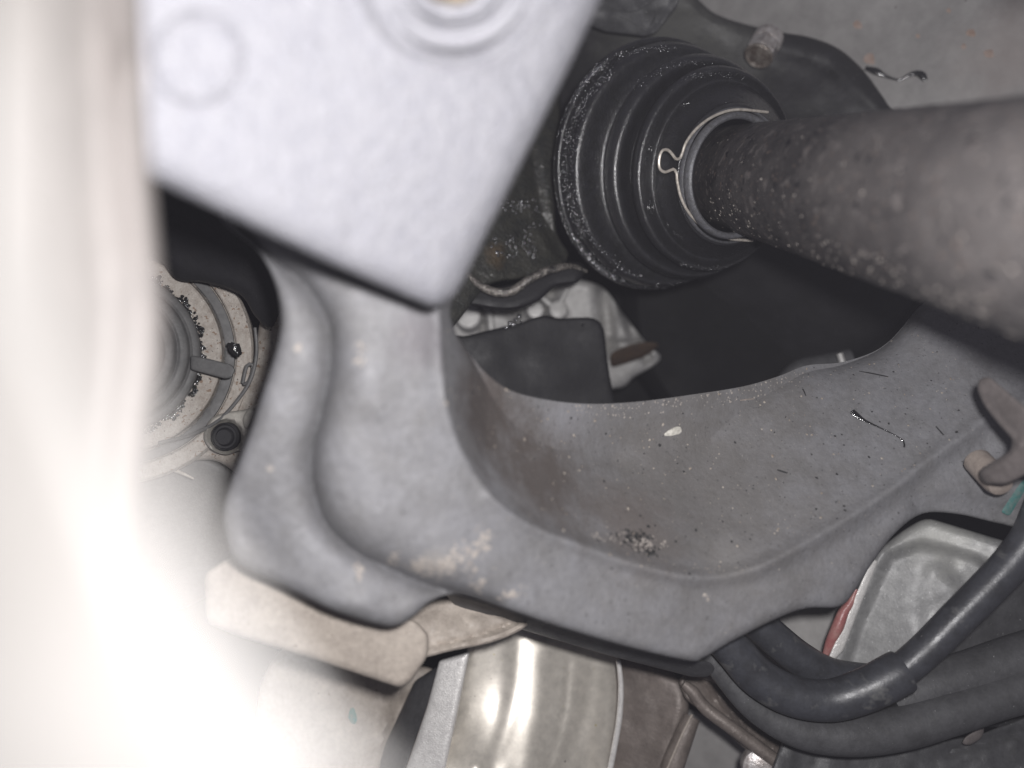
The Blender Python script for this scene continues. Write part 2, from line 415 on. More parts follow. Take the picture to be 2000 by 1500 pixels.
# pale cast plate, top left
pl = thing('mounting_plate', P(650, 200, .15), 'pale rough cast plate with a round boss and recessed bolt above the arm', 'plate')
plate_out = rnd([(-100, -260), (1290, -260), (1170, 5), (1112, 130), (893, 572), (852, 603), (640, 512), (290, 348), (130, 300), (-100, 240)], 22, 9)
relief('plate_body', plate_out, [(300, 0, .126), (1130, 0, .160), (850, 570, .167), (300, 350, .130), (600, 200, .142)], M['plate'], thick=.003, edge=.0060, step=7.5,
    feats=(rough(.00016, .045, 4), disc_step(388, 112, 80, 10, .0003), lambda X, Y: .0009*np.exp(-((np.hypot(X-388, Y-112)-84)/7)**2), dent(388, 112, 60, 60, .0004),
           disc_step(885, -60, 182, 14, .0012), lambda X, Y: -.0006*np.exp(-((np.hypot(X-885, Y+60)-192)/12)**2),
           dent(690, 470, 18, 45, .0007), dent(1040, 160, 60, 30, .0008)), parent=pl)
c0 = P(885, -62, .146)
lathe('bush_ring', c0, (0, -1, 0), [(-.002, .0146), (.0006, .0146), (.0010, .0138), (.0010, .0124), (.0002, .0118), (-.004, .0116)], M['plate'], parent=pl)
lathe('bush_washer', c0, (0, -1, 0), [(-.004, .0100), (.0016, .0100), (.0024, .0092), (.0024, .0080), (.0014, .0074), (-.004, .0072)], M['plate'], parent=pl)
lathe('bolt_head', c0, (0, -1, 0), [(-.003, .0066), (.0008, .0066), (.0014, .0058), (.0014, .0001)], M['gold'], parent=pl, seg=6)

# ================================================================== THE SUSPENSION ARM
lipline = [(856, 560), (858, 640), (862, 720), (875, 810), (905, 890), (960, 970), (1040, 1028), (1150, 1072), (1260, 1108), (1360, 1128), (1460, 1115), (1560, 1068), (1700, 985), (1820, 895), (1890, 845), (1960, 800), (2100, 760)]
hole = [(1960, 520), (1850, 560), (1795, 600), (1762, 640), (1735, 668), (1700, 690), (1640, 708), (1575, 714), (1520, 735), (1450, 755), (1350, 771), (1250, 784), (1160, 789), (1080, 783), (1000, 764), (950, 730), (912, 685), (888, 645), (880, 600), (900, 540), (880, 470)]
outer = [(640, 360), (520, 380), (430, 420), (505, 492), (538, 555), (549, 620), (541, 680), (520, 745), (490, 840), (455, 930), (436, 1000), (445, 1060), (470, 1103), (560, 1147), (640, 1187), (720, 1214), (772, 1222), (808, 1203), (842, 1174), (890, 1160), (960, 1179), (1100, 1226), (1230, 1264), (1345, 1290), (1375, 1284),
         (1430, 1252), (1520, 1207), (1575, 1188), (1640, 1184), (1672, 1150), (1700, 1105), (1745, 1045), (1800, 1004), (1870, 1004), (1950, 1022), (2010, 1030), (2200, 1020), (2250, 760), (2200, 560)]
arm_out = crv(outer+hole, True, 7)
chan = lipline+[(2200, 500), (1700, 500), (1200, 600), (870, 500)]
chan_c = crv(chan, True, 12); lip_c = crv(lipline, False, 12)
def channel(X, Y):
    e = seg_dist(X, Y, lip_c); ins = inside(X, Y, chan_c)
    amp = np.interp(X, [860, 950, 1100, 1300, 1700, 1900, 2000], [.030, .036, .042, .040, .022, .014, .012])
    wd = np.interp(X, [860, 950, 1100, 1300, 1700, 2000], [70, 110, 240, 330, 330, 300])
    t = e/wd
    return np.where(ins, amp*(1-np.exp(-t*(1+.6*t))), 0)
rim_c = crv(hole, False, 10)
def rimroll(X, Y):
    e = seg_dist(X, Y, rim_c); return np.interp(X, [880, 1000, 1150], [.002, .004, .010])*np.exp(-e/22)
groove_l = [(470, 440), (535, 505), (600, 560), (640, 630), (645, 710), (628, 800), (610, 880), (612, 950), (635, 1020), (690, 1075), (760, 1110), (830, 1140), (900, 1162), (960, 1185)]
gl = crv(groove_l, False, 10)
flange = crv(groove_l+[(960, 1300), (400, 1300), (300, 700), (350, 380)], True, 12)
def stepf(X, Y):
    e = seg_dist(X, Y, gl); s = np.where(inside(X, Y, flange), 1, -1)
    bul = np.exp(-np.sqrt(e*e+2)/np.where(s > 0, 22, 15))*.0105
    fl = np.where(s > 0, -.0006*np.exp(-((e-80)/50)**2), -.0005*np.exp(-((e-60)/40)**2))
    return bul+fl
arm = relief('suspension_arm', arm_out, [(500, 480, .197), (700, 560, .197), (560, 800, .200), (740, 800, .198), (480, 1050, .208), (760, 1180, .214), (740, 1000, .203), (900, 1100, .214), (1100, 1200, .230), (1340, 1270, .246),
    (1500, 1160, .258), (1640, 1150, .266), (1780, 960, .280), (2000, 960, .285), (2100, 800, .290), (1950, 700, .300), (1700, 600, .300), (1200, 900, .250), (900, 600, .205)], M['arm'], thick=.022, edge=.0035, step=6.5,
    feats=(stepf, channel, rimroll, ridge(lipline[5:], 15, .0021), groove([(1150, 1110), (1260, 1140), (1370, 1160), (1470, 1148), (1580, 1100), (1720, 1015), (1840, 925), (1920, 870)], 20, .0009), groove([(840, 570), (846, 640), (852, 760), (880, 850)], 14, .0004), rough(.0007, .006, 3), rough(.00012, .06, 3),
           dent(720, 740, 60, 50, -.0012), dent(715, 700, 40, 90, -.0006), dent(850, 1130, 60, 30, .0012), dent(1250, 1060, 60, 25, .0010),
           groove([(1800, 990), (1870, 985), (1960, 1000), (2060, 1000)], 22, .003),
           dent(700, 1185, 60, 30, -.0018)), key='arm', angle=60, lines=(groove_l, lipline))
tag(arm, 'large grey curved suspension arm with an S shaped groove and a dusty hollow', 'suspension arm')
pm = []
q = relief('paint_mark', rnd([(1955, 1000), (1985, 955), (2004, 930), (2012, 940), (1992, 975), (1972, 1008)], 6, 5), hit('arm', 1980, 970)[0].y-.0006, M['tealdim'], thick=.0012, edge=.0003, step=6, parent=arm)

# grit, mud, debris lying on the arm
def scatter(key, n, region, rr, weight=None, fl=.6):
    out = []; k = 0
    x0, y0, x1, y1 = region
    while len(out) < n and k < n*20:
        k += 1; x, y = random.uniform(x0, x1), random.uniform(y0, y1)
        if weight and random.random() > weight(x, y): continue
        loc, nor = hit(key, x, y)
        if loc is None: continue
        r = rr[0]+(rr[1]-rr[0])*random.random()**4*1.0
        out.append((loc, r, nor, fl))
    return out
inch = lambda x, y: 1.0 if inside(np.array([x]), np.array([y]), chan_c)[0] else .10
t = blob_cloud('sand_grit', scatter('arm', 430, (860, 640, 1900, 1130), (.00012, .00055), inch), M['sand'], sub=1)
tag(t, 'fine pale sand grains and specks scattered in the hollow of the grey arm', 'grit', kind='stuff')
t = blob_cloud('dark_grit', scatter('arm', 300, (880, 680, 1900, 1130), (.00012, .0006), inch, .4), M['tar'], sub=1)
tag(t, 'tiny dark dirt specks scattered over the hollow of the grey arm', 'grit', kind='stuff')
def dab(x, y, sx, sy, n, rr):
    res = []
    for i in range(n):
        loc, nor = hit('arm', random.gauss(x, sx), random.gauss(y, sy))
        if loc: res.append((loc, random.uniform(*rr), nor, .3))
    return res
items = []
for x, y, sx, sy, n in ((768, 1092, 6, 5, 8), (850, 1110, 26, 9, 46), (820, 1102, 14, 5, 14), (905, 1085, 12, 11, 22), (944, 1060, 7, 11, 16), (932, 1143, 8, 6, 12), (998, 1162, 10, 5, 12), (700, 1112, 4, 12, 9), (706, 678, 5, 5, 4), (702, 705, 5, 4, 3), (580, 678, 3, 3, 2), (527, 915, 3, 4, 2), (1378, 1168, 3, 3, 2)):
    items += dab(x, y, sx, sy, n, (.00025, .0009))+dab(x, y, sx*1.5, sy*1.5, n*2, (.00010, .00035))
t = blob_cloud('mud_spatter', items, M['mud'], sub=1, jag=.3)
tag(t, 'dabs of dried pale mud along the lower left of the arm', 'mud', kind='stuff')
t = blob_cloud('tar_clump', dab(1240, 1050, 15, 9, 90, (.00015, .0007))+dab(1265, 1078, 12, 6, 50, (.00015, .0006)), M['tar'], sub=1, jag=.5)
tag(t, 'black crumbly clump of dirt stuck on the lip of the arm hollow', 'dirt', kind='stuff')
t = blob_cloud('sand_clump', dab(1262, 1064, 15, 8, 50, (.00015, .0006))+dab(1195, 1050, 24, 6, 30, (.00012, .0005))+dab(1400, 1110, 60, 8, 40, (.0001, .0003)), M['mud'], sub=1, jag=.5)
tag(t, 'pale crumbs mixed into the black dirt clump on the arm lip', 'dirt', kind='stuff')
its = []
for i in range(150):
    k = random.random()**1.5; q = rim_c[int(len(rim_c)*random.uniform(.32, .66))]
    x, y = q[0]+random.gauss(0, 6), q[1]+4+26*k
    loc, nor = hit('arm', x, y)
    if loc: its.append((loc, random.uniform(.00012, .0004), nor, .15))
t = blob_cloud('paint_scuffs', its, M['mud'], sub=1, jag=.5)
tag(t, 'pale scuffed flecks along the near rim of the arm opening', 'scuffs', kind='stuff')
# metal chip
def on(key, x, y, up=.0006):
    loc, nor = hit(key, x, y); return loc+nor*up
a, b_ = on('arm', 1296, 849), on('arm', 1328, 838)
v, f = sweep([(a, .0004), (a.lerp(b_, .3), .0012), (a.lerp(b_, .8), .0016), (b_, .0009)], 6, flat=.5)
o = finish('metal_chip', v, f, M['chip'], angle=20); tag(o, 'small shiny metal flake lying in the middle of the arm hollow', 'metal chip')
def strand(name, pts, key, m, label, cat, parent=None, seg=8):
    pp = crv([(x, y, r*1e5) for x, y, r in pts], False, 5)
    path = []; nn0 = hit(key, pts[0][0], pts[0][1])[1]
    for x, y, r in pp:
        q = on(key, x, y, r/1e5*.15)
        path.append((q, r/1e5))
    v, f = sweep(path, seg, flat=.45, up=nn0); o = finish(name, v, f, m, parent)
    if label: tag(o, label, cat, {'splinter': 'splinters and fibres lying on the grey arm', 'hair': 'hairs stuck on the small top bracket'}.get(name))
    return o
strand('grease_strand', [(1664, 803, .0012), (1674, 812, .0012), (1690, 822, .0006), (1720, 836, .0003), (1748, 850, .00025), (1765, 862, .0003), (1766, 874, .0003)], 'arm', M['grease'],
    'thin dark tadpole shaped string of grease lying on the arm hollow below the shaft', 'grease string')
for lab, pts in (('short black fibre on the arm close to the hole edge', [(1568, 760, .0003), (1571, 766, .0003), (1574, 773, .0002)]),
                 ('dark splinter on the arm hollow near the clip', [(1828, 833, .0003), (1836, 842, .0003), (1843, 850, .0003)]),
                 ('long dark fibre lying along the top of the arm under the shaft', [(1678, 725, .0002), (1705, 730, .0004), (1735, 736, .0003)]),
                 ('faint grey splinter low in the arm hollow', [(1518, 918, .0003), (1530, 922, .0004), (1538, 924, .0003)]),
                 ('thin orange straw beside the hole edge', [(1446, 782, .0002), (1460, 780, .0002), (1472, 779, .0002)])):
    strand('splinter', pts, 'arm', M['pin'] if 'orange' in lab else M['tar'], lab, 'debris', seg=5)

# ================================================================== DRIVE SHAFT AND RUBBER BOOT
A = P(1432, 345, .345); B = P(2000, 418, .170)
dirS = (B-A).normalized()
sh = thing('drive_shaft', A, 'thick dark pitted drive shaft running from the rubber boot to the right edge', 'drive shaft')
pathS = [(A+dirS*(L), .0214+.003*max(0, L)/.2) for L in np.linspace(.006, .31, 60)]
v, f = sweep(pathS, 72)
v = [q+(q-(A+dirS*((q-A).dot(dirS)))).normalized()*(.00035*noise.fractal(q*260, 1, 2, 3)) for q in v]
shaft = finish('shaft_tube', v, f, M['shaft'], sh, 60)
surf['shaft'] = BVHTree.FromPolygons([tuple(q) for q in v], f)
its = []
for i in range(300):
    x = 1385+600*random.random()**1.2; y = random.uniform(220, 640)
    if random.random() < .7: y = 345+(x-1400)*.36+random.uniform(40, 110)
    loc, nor = hit('shaft', x, y)
    if loc: its.append((loc, random.uniform(.00015, .00050), nor, .5))
t = blob_cloud('sand_grains', its, M['mud'], parent=sh); tag(t, kind='stuff')

bt = thing('rubber_boot', P(1300, 330, .37), 'round black ribbed rubber boot wet with grease on the end of the drive shaft', 'rubber boot')
axn = Vector((.030, -.060, -.016)).normalized()
uu = axn.cross(Vector((0, 0, 1))).normalized(); vv = uu.cross(axn)
prof = [(1262, 332, .402, .050), (1275, 330, .388, .0545), (1284, 328, .378, .0562), (1290, 328, .371, .0565), (1296, 329, .366, .0553), (1301, 329, .3675, .0526), (1307, 330, .361, .0535), (1313, 330, .356, .0527), (1322, 331, .352, .0508),
        (1338, 332, .355, .0470), (1350, 333, .3545, .0452), (1362, 333, .347, .0472), (1370, 333, .3425, .0462), (1378, 334, .341, .0440), (1384, 334, .3465, .0405), (1392, 335, .342, .0418), (1400, 335, .337, .0420), (1408, 336, .3345, .0402), (1412, 337, .340, .0368),
        (1418, 338, .3365, .0355), (1428, 340, .331, .0325), (1430, 342, .3265, .0300), (1431, 343, .323, .0284), (1431, 344, .3205, .0280), (1431, 344, .3185, .0272), (1432, 345, .3178, .0254), (1434, 345, .3145, .0250)]
pc = crv([(i*10, q[0], q[1], q[2]*1e3, q[3]*1e4) for i, q in enumerate(prof)], False, 2.5)
SEG = 128; vs = []; fs = []
for _, x, y, d, r in pc:
    c = P(x, y, d/1e3)
    for j in range(SEG):
        q = 2*math.pi*j/SEG
        rr = r/1e4*(1+.006*noise.noise(Vector((math.cos(q)*2, math.sin(q)*2, d*.05)))+.0025*noise.noise(Vector((math.cos(q)*9, math.sin(q)*9, d*.3))))
        vs.append(c+(uu*math.cos(q)+vv*math.sin(q))*rr)
n = len(pc)
for i in range(n-1):
    for j in range(SEG): fs.append((i*SEG+j, i*SEG+(j+1) % SEG, (i+1)*SEG+(j+1) % SEG, (i+1)*SEG+j))
bootmesh = finish('bellows', vs, fs, M['boot'], bt, 80)
surf['boot'] = BVHTree.FromPolygons([tuple(q) for q in vs], fs)
def ring(name, x, y, d, R, r, m, parent, seg=10, flat=1.0, nseg=96, a0=0, a1=6.2832, full=True):
    c = P(x, y, d); path = []
    for j in range(nseg if full else nseg+1):
        q = a0+(a1-a0)*j/nseg; path.append((c+(uu*math.cos(q)+vv*math.sin(q))*R, r))
    v, f = sweep(path, seg, full, True, flat, up=axn)
    return finish(name, v, f, m, parent)
ring('collar', 1436, 345, .3115, .0228, .0014, M['collar'], bt, 12, 1.6)
ring('clamp_band', 1433, 345, .3165, .0258, .0006, M['collar'], bt, 8, 2.4)
# spring wire clamp with its ear, left side
wire = [(1500, 219, .314, .00056), (1440, 214, .313, .00056), (1400, 224, .312, .00056), (1366, 246, .311, .00056), (1342, 275, .3105, .00056), (1333, 298, .310, .00056), (1328, 309, .312, .00056), (1320, 310, .311, .00056), (1313, 301, .310, .00056), (1305, 293, .309, .00056), (1295, 293, .309, .00055),
        (1289, 303, .309, .00056), (1287, 320, .309, .00056), (1290, 331, .309, .00056), (1299, 336, .309, .00056), (1308, 333, .310, .00056), (1315, 330, .311, .00056), (1321, 337, .312, .00056), (1323, 355, .310, .00056), (1330, 385, .309, .00056), (1344, 413, .308, .00056), (1366, 437, .307, .00056), (1392, 452, .306, .00056), (1425, 466, .304, .00056), (1470, 470, .303, .00055)]
def on_plane(x, y, p0, n):
    dr = P(x, y, 1); return (p0.dot(n)/dr.dot(n))
wire = [(x, y, on_plane(x, y, P(1434, 345, .3130), axn), r) for x, y, d_, r in wire]
tube('wire_clamp', wire, M['steel'], parent=bt, seg=8, step=4)
ring('band_edge', 1432, 345, .3185, .0276, .0005, M['steel'], bt, 6, 1, 40, 2.9, 4.1, False)
for x, y, r in ((1271, 405, .0028), (1270, 292, .0015)):
    loc, nor = hit('boot', x, y)
    u2 = nor.orthogonal().normalized(); s2 = nor.cross(u2)
    for k in (1, .45):
        path = [(loc+(u2*math.cos(q)+s2*math.sin(q))*r*k, .00022) for q in np.linspace(0, 2*math.pi, 25)[:-1]]
        v, f = sweep(path, 5, True); finish('moulded_mark', v, f, M['boot'], bt)
    for k in range(6):
        q = k*math.pi/3
        v, f = sweep([(loc+(u2*math.cos(q)+s2*math.sin(q))*r*.5, .0002), (loc+(u2*math.cos(q)+s2*math.sin(q))*r*.95, .0002)], 5); finish('moulded_mark', v, f, M['boot'], bt)
# little raised moulded characters round the face, too worn to read
for k, (x, y) in enumerate(((1330, 208), (1337, 204), (1343, 200), (1280, 245), (1277, 254), (1262, 310), (1262, 318), (1318, 455), (1325, 460), (1332, 464), (1305, 440), (1425, 178), (1433, 181), (1440, 184), (1448, 189))):
    loc, nor = hit('boot', x, y)
    if loc is None: continue
    u2 = nor.orthogonal().normalized(); s2 = nor.cross(u2); h = .0010
    v, f = sweep([(loc-u2*h, .0002), (loc+s2*h*.8, .0002), (loc+u2*h, .0002), (loc+s2*h*-.3, .0002)], 5); finish('moulded_mark', v, f, M['boot'], bt)
# wet grease beads on the ribs
its = []
def ringpts(idx, n, q0, q1, rr, jit=.0012, pw=3):
    _, x, y, d, r = pc[int(len(pc)*idx)]
    for i in range(n):
        # angle measured in the picture: 0 = right, counter clockwise
        q = math.radians(random.uniform(q0, q1))
        X = x+r/1e4*F/(d/1e3)*math.cos(q)*.92; Y = y-r/1e4*F/(d/1e3)*math.sin(q)
        X += random.gauss(0, 4); Y += random.gauss(0, 4)
        loc, nor = hit('boot', X, Y)
        if loc: its.append((loc, rr[0]+(rr[1]-rr[0])*random.random()**pw, nor, .55))
ringpts(.14, 900, 120, 245, (.00022, .0009)); ringpts(.11, 500, 80, 290, (.0002, .0007)); ringpts(.09, 300, 120, 250, (.0002, .0007))
ringpts(.27, 420, 125, 215, (.0002, .0008)); ringpts(.30, 160, 150, 250, (.0002, .0006)); ringpts(.15, 220, 215, 240, (.0003, .0011))
ringpts(.62, 80, 250, 290, (.00015, .0005)); ringpts(.45, 120, 80, 130, (.00012, .0004)); ringpts(.62, 90, 70, 120, (.00012, .0004))
t = blob_cloud('grease_beads', its, M['drop'], parent=bt, sub=2, jag=.06); tag(t, kind='stuff')

# ================================================================== BEHIND THE BOOT
dk = relief('gearbox_housing', crv([(980, -120), (1200, -100), (1340, -20), (1400, 28), (1500, 58), (1580, 72), (1640, 96), (1690, 140), (1730, 185), (1765, 225), (1830, 300), (1840, 450), (1800, 560), (1700, 680), (1560, 760), (1440, 700), (1340, 600), (1200, 520), (1050, 420), (1000, 200)], True, 12),
    [(1100, 0, .41), (1700, 150, .40), (1780, 260, .402), (1800, 450, .43), (1500, 250, .425), (1300, 350, .48), (1600, 650, .50), (1250, 600, .56)], M['dark'], thick=.03, edge=.012, step=12,
    feats=(rough(.002, .01, 3), groove([(1340, 30), (1480, 100), (1600, 140), (1700, 220)], 14, .0012), ridge([(1560, 110), (1640, 150), (1720, 230)], 20, .0010)), key='gear')
tag(dk, 'dark oily gearbox housing with a curved rim behind the rubber boot', 'gearbox housing')
hb = thing('hex_bolt', P(1480, 100, .385), 'wet hexagonal bolt with a rusty round flange above and right of the boot', 'bolt')
ax2 = Vector((-.46, -.30, -.78)).normalized()
cb = P(1497, 82, .392)
lathe('bolt_flange', cb, ax2, [(-.004, .0072), (.000, .0076), (.0012, .0070), (.0014, .004)], M['bolt'], parent=hb, seg=40)
lathe('bolt_head', cb, ax2, [(.001, .0074), (.0080, .0074), (.0088, .0068), (.0088, .0001)], M['bolt'], parent=hb, seg=6, angle=20, ph=.5)
lathe('bolt_tip', cb+ax2*.0086, ax2, [(0, .0066), (.0016, .0072), (.0022, .0064), (.0014, .0052), (.0022, .0001)], M['bronze'], parent=hb, seg=36)
# bracket with hair-like scratches, top
tb = relief('top_bracket', rnd([(1120, -80), (1345, -60), (1322, 14), (1282, 64), (1262, 72), (1180, 62), (1130, 40)], 8, 7), [(1150, 0, .385), (1300, 0, .375), (1200, 60, .39)], M['greyhose'], thick=.006, edge=.0012, step=8,
    feats=(rough(.0012, .02, 3), ridge([(1275, 66), (1300, 38), (1325, 0)], 9, .0012), groove([(1160, 25), (1230, 20), (1290, 0)], 4, .0008)), key='top')
tag(tb, 'small oily grey bracket at the top beside the corner of the pale plate', 'bracket')
for lab, pts in (('curved dark hair stuck on the small bracket at the top', [(1180, 8, .00022), (1215, 22, .00022), (1245, 20, .0002), (1278, 2, .0002)]),
                 ('long dark fibre crossing the lower edge of the small top bracket', [(1200, 28, .0002), (1228, 40, .0002), (1250, 55, .0003), (1262, 62, .0002)]),
                 ('short dark fleck on the right of the small top bracket', [(1270, 50, .0003), (1277, 38, .0004), (1280, 30, .0002)])):
    strand('hair', pts, 'top', M['tar'], lab, 'hair', seg=5)
# grease drip on the floor panel
strand('grease_drip', [(1690, 133, .0010), (1712, 140, .0018), (1728, 148, .0009), (1745, 154, .0006), (1758, 156, .0006), (1772, 148, .0008), (1790, 143, .0014), (1802, 148, .0018), (1807, 157, .0012)], 'floor', M['blackgrease'],
    'black shiny drip of grease stretched sideways across the grey floor panel', 'grease drip', seg=14)
# oily green bracket with drops
gb = relief('oily_bracket', crv([(860, 640), (900, 300), (1020, 120), (1090, 160), (1090, 300), (1085, 440), (1110, 500), (1070, 530), (1010, 545), (950, 560)], True, 8), [(950, 500, .355), (1060, 300, .385), (1080, 500, .375), (1000, 200, .39)], M['green'], thick=.01, edge=.003, step=8,
    feats=(rough(.0015, .02, 3), groove([(1040, 300), (1060, 420), (1100, 500)], 12, .004)), key='green')
tag(gb, 'oily olive bracket with a rusty patch between the plate corner and the rubber boot', 'bracket')
its = []
for x, y, s_ in ((1035, 395, 9), (1046, 410, 6), (1048, 440, 8), (1028, 455, 10), (1010, 478, 14), (1030, 490, 12), (1000, 500, 10), (990, 395, 10), (1000, 470, 14), (965, 475, 8), (1040, 480, 10), (1020, 405, 10), (975, 495, 6), (1010, 400, 12)):
    for i in range(8):
        loc, nor = hit('green', random.gauss(x, s_*.6), random.gauss(y, s_*.6))
        if loc: its.append((loc, random.uniform(.0003, .0008), nor, .6))
t = blob_cloud('water_drops', its, M['drop'], sub=2, jag=.05); tag(t, 'glittering oil droplets on the olive bracket left of the boot', 'droplets', kind='stuff')
fl = thing('flange_lip', P(1000, 560, .35), 'wavy black flange with a shiny oily edge under the olive bracket', 'flange')
relief('flange_body', crv([(905, 545), (960, 560), (1010, 552), (1060, 530), (1105, 512), (1140, 518), (1130, 550), (1085, 560), (1050, 588), (1000, 605), (940, 600), (890, 585)], True, 6), [(900, 560, .352), (1000, 590, .354), (1120, 540, .362)], M['black'], thick=.012, edge=.003, step=7, parent=fl)
tube('flange_edge', [(912, 532, .348, .0008), (926, 548, .347, .0013), (945, 562, .346, .0018), (975, 572, .346, .0020), (1005, 566, .347, .0021), (1030, 548, .348, .0019), (1060, 532, .351, .0020), (1095, 522, .355, .0018), (1120, 520, .36, .0012), (1145, 530, .364, .001)], M['lip'], parent=fl, seg=16, step=5)

# gearbox casting seen through the hole (out of focus, pale)
gc = thing('gearbox_casting', P(1080, 640, .47), 'pale grey ribbed alloy casting seen far back through the opening above the black flap', 'casting')
relief('casting_wall', crv([(870, 560), (980, 570), (1060, 560), (1110, 545), (1175, 560), (1215, 610), (1262, 670), (1290, 700), (1240, 735), (1180, 760), (900, 740), (860, 640)], True, 9), [(900, 600, .46), (1200, 600, .462), (1200, 700, .470)], M['alloy'], thick=.02, edge=.005, step=7,
    feats=(groove([(1178, 560), (1185, 620), (1190, 680)], 13, .012), groove([(1218, 600), (1240, 660), (1265, 700)], 10, .012), groove([(1060, 590), (1090, 640), (1080, 665)], 9, .010), groove([(935, 590), (945, 650)], 6, .008), groove([(1150, 678), (1230, 672), (1290, 665)], 8, .01),
           dent(1015, 600, 22, 22, .012), dent(1075, 575, 14, 12, .014), ridge([(1048, 585), (1070, 598), (1098, 612)], 6, .008)), parent=gc)
for x, y, r in ((915, 620, .0075), (1045, 608, .005), (1090, 607, .0055)):
    lathe('casting_boss', P(x, y, .450), (0, -1, .1), [(-.01, r), (.003, r), (.0045, r*.85), (.0048, .0001)], M['alloy'], parent=gc, seg=32)
tube('casting_rib', [(955, 585, .452, .0022), (960, 645, .452, .0022)], M['alloy'], parent=gc, seg=10)
tube('casting_rib', [(1052, 575, .448, .0018), (1078, 598, .448, .0018)], M['alloy'], parent=gc, seg=10)
tube('casting_rib', [(1108, 565, .446, .0018), (1096, 590, .446, .0018)], M['alloy'], parent=gc, seg=10)
rb = relief('rusty_tab', crv([(1195, 690), (1235, 672), (1275, 668), (1285, 676), (1260, 696), (1215, 712), (1195, 715)], True, 5), [(1200, 700, .455), (1300, 680, .455), (1250, 710, .46)], M['rustdark'], thick=.004, edge=.002, step=5)
tag(rb, 'small rusty brown tab right of the black flap behind the arm', 'tab')
fp2 = relief('black_flap', crv([(880, 668), (915, 655), (975, 640), (1010, 632), (1045, 620), (1068, 616), (1095, 622), (1128, 620), (1160, 622), (1178, 640), (1185, 690), (1192, 740), (1205, 800), (1215, 860), (1000, 860), (900, 780)], True, 7), [(900, 680, .375), (1170, 640, .39), (1000, 800, .38)], M['black'], thick=.004, edge=.0015, step=10, feats=(rough(.002, .008, 2),))
tag(fp2, 'flat black rubber flap with a wavy top edge inside the arm opening', 'flap')
t = blob_cloud('flap_drips', [(P(x, y, .372), r, Vector((0, -1, 0)), .8) for x, y, r in ((1008, 625, .0010), (1014, 618, .0012), (1003, 634, .0011), (988, 640, .0008), (1016, 628, .0007), (996, 632, .0012), (1140, 633, .0006), (906, 659, .0006))], M['drop'], sub=2, jag=.2)
tag(t, 'few oily crumbs hanging along the top edge of the black flap', 'oil', kind='stuff')
mt = thing('shadow_disc', P(1500, 620, .44), 'dark round disc standing in for the shadow below the boot and shaft', 'dark disc')  # dark disc added where the boot and shaft cast their shadow
lathe('shadow_disc_face', P(1510, 600, .53), (.15, -1, .05), [(-.03, .094), (.0, .096), (.004, .094), (.006, .065), (.004, .056), (.006, .0001)], M['void'], parent=mt, seg=96)
tube('back_bracket', [(1530, 745, .40, .004), (1560, 722, .40, .005), (1600, 712, .40, .005), (1660, 700, .40, .005)], M['greyhose'], parent=mt, seg=12)
tube('back_pin', [(1640, 690, .385, .0016), (1648, 715, .385, .0016)], M['alloy'], parent=mt, seg=10)

# ================================================================== LEFT WINDOW: HUB WITH BALL JOINT
kn = thing('steering_knuckle', P(250, 700, .30), 'speckled beige steering knuckle with a dark rubber boot left of the arm', 'steering knuckle')
axk = (.25, -1, .05); ck = P(228, 690, .305)
lathe('bearing_flange', ck, axk, [(-.02, .050), (-.001, .0502), (.001, .0492), (.001, .0440), (.0005, .0435), (-.003, .0430), (-.003, .0385), (.0005, .0380), (.001, .0372), (.001, .020)], M['knuckle'], parent=kn, seg=96, angle=25)
lathe('seal_ring', ck, axk, [(-.003, .0428), (-.0015, .0426), (-.0012, .041), (-.0015, .0392), (-.003, .039)], M['ringdark'], parent=kn, seg=96)
lathe('joint_boot', ck, axk, [(.0, .0295), (.002, .0305), (.004, .0300), (.005, .0280), (.0045, .0270), (.0065, .0262), (.0075, .0240), (.007, .0228), (.009, .0215), (.0098, .0190), (.0092, .018), (.011, .016), (.012, .010), (.012, .0001)], M['ringdark'], parent=kn, seg=80, smooth_prof=4)
its = []
axkn = Vector(axk).normalized(); uk = axkn.orthogonal().normalized(); sk = axkn.cross(uk)
for i in range(1500):
    q = random.uniform(0, 6.28); R = .0298+abs(random.gauss(0, .0010))+.0008*math.sin(q*17)+.0005*math.sin(q*31)
    its.append((ck+axkn*random.uniform(.0005, .0025)+(uk*math.cos(q)+sk*math.sin(q))*R, random.uniform(.0003, .0009), axkn, .6))
t = blob_cloud('grease_ring', its, M['grease'], parent=kn, sub=1, jag=.3); tag(t, kind='stuff')
relief('lock_tab', rnd([(372, 694), (392, 697), (452, 712), (460, 722), (452, 738), (440, 740), (372, 722)], 5, 5), .300, M['ringdark'], thick=.004, edge=.0008, step=5, parent=kn)
blob = blob_cloud('grease_crumb', [(P(458, 682, .300), .0022, Vector((0, -1, 0)), .8), (P(452, 676, .300), .0014, Vector((0, -1, 0)), .8), (P(463, 690, .300), .0015, Vector((0, -1, 0)), .7)], M['grease'], parent=kn, sub=2, jag=.35)
relief('carrier', crv([(180, 870), (330, 860), (420, 800), (490, 700), (520, 600), (600, 560), (620, 700), (560, 850), (520, 960), (420, 900), (300, 910)], True, 8), [(300, 850, .318), (520, 650, .318), (480, 900, .312)], M['knuckle'], thick=.012, edge=.003, step=8, feats=(rough(.0008, .03, 3),), parent=kn)
tube('spring_clip', [(474, 748, .306, .0007), (482, 715, .305, .0007), (492, 712, .305, .0007), (494, 722, .305, .0007), (486, 745, .305, .0007), (476, 750, .306, .0007)], M['ringdark'], parent=kn, seg=8, step=4)
tube('clip_wire', [(498, 640, .303, .0006), (501, 690, .303, .0007), (490, 740, .303, .0007), (465, 780, .303, .0007), (425, 822, .303, .0007), (370, 850, .303, .0007), (310, 865, .303, .0007)], M['ringdark'], parent=kn, seg=8, step=8)
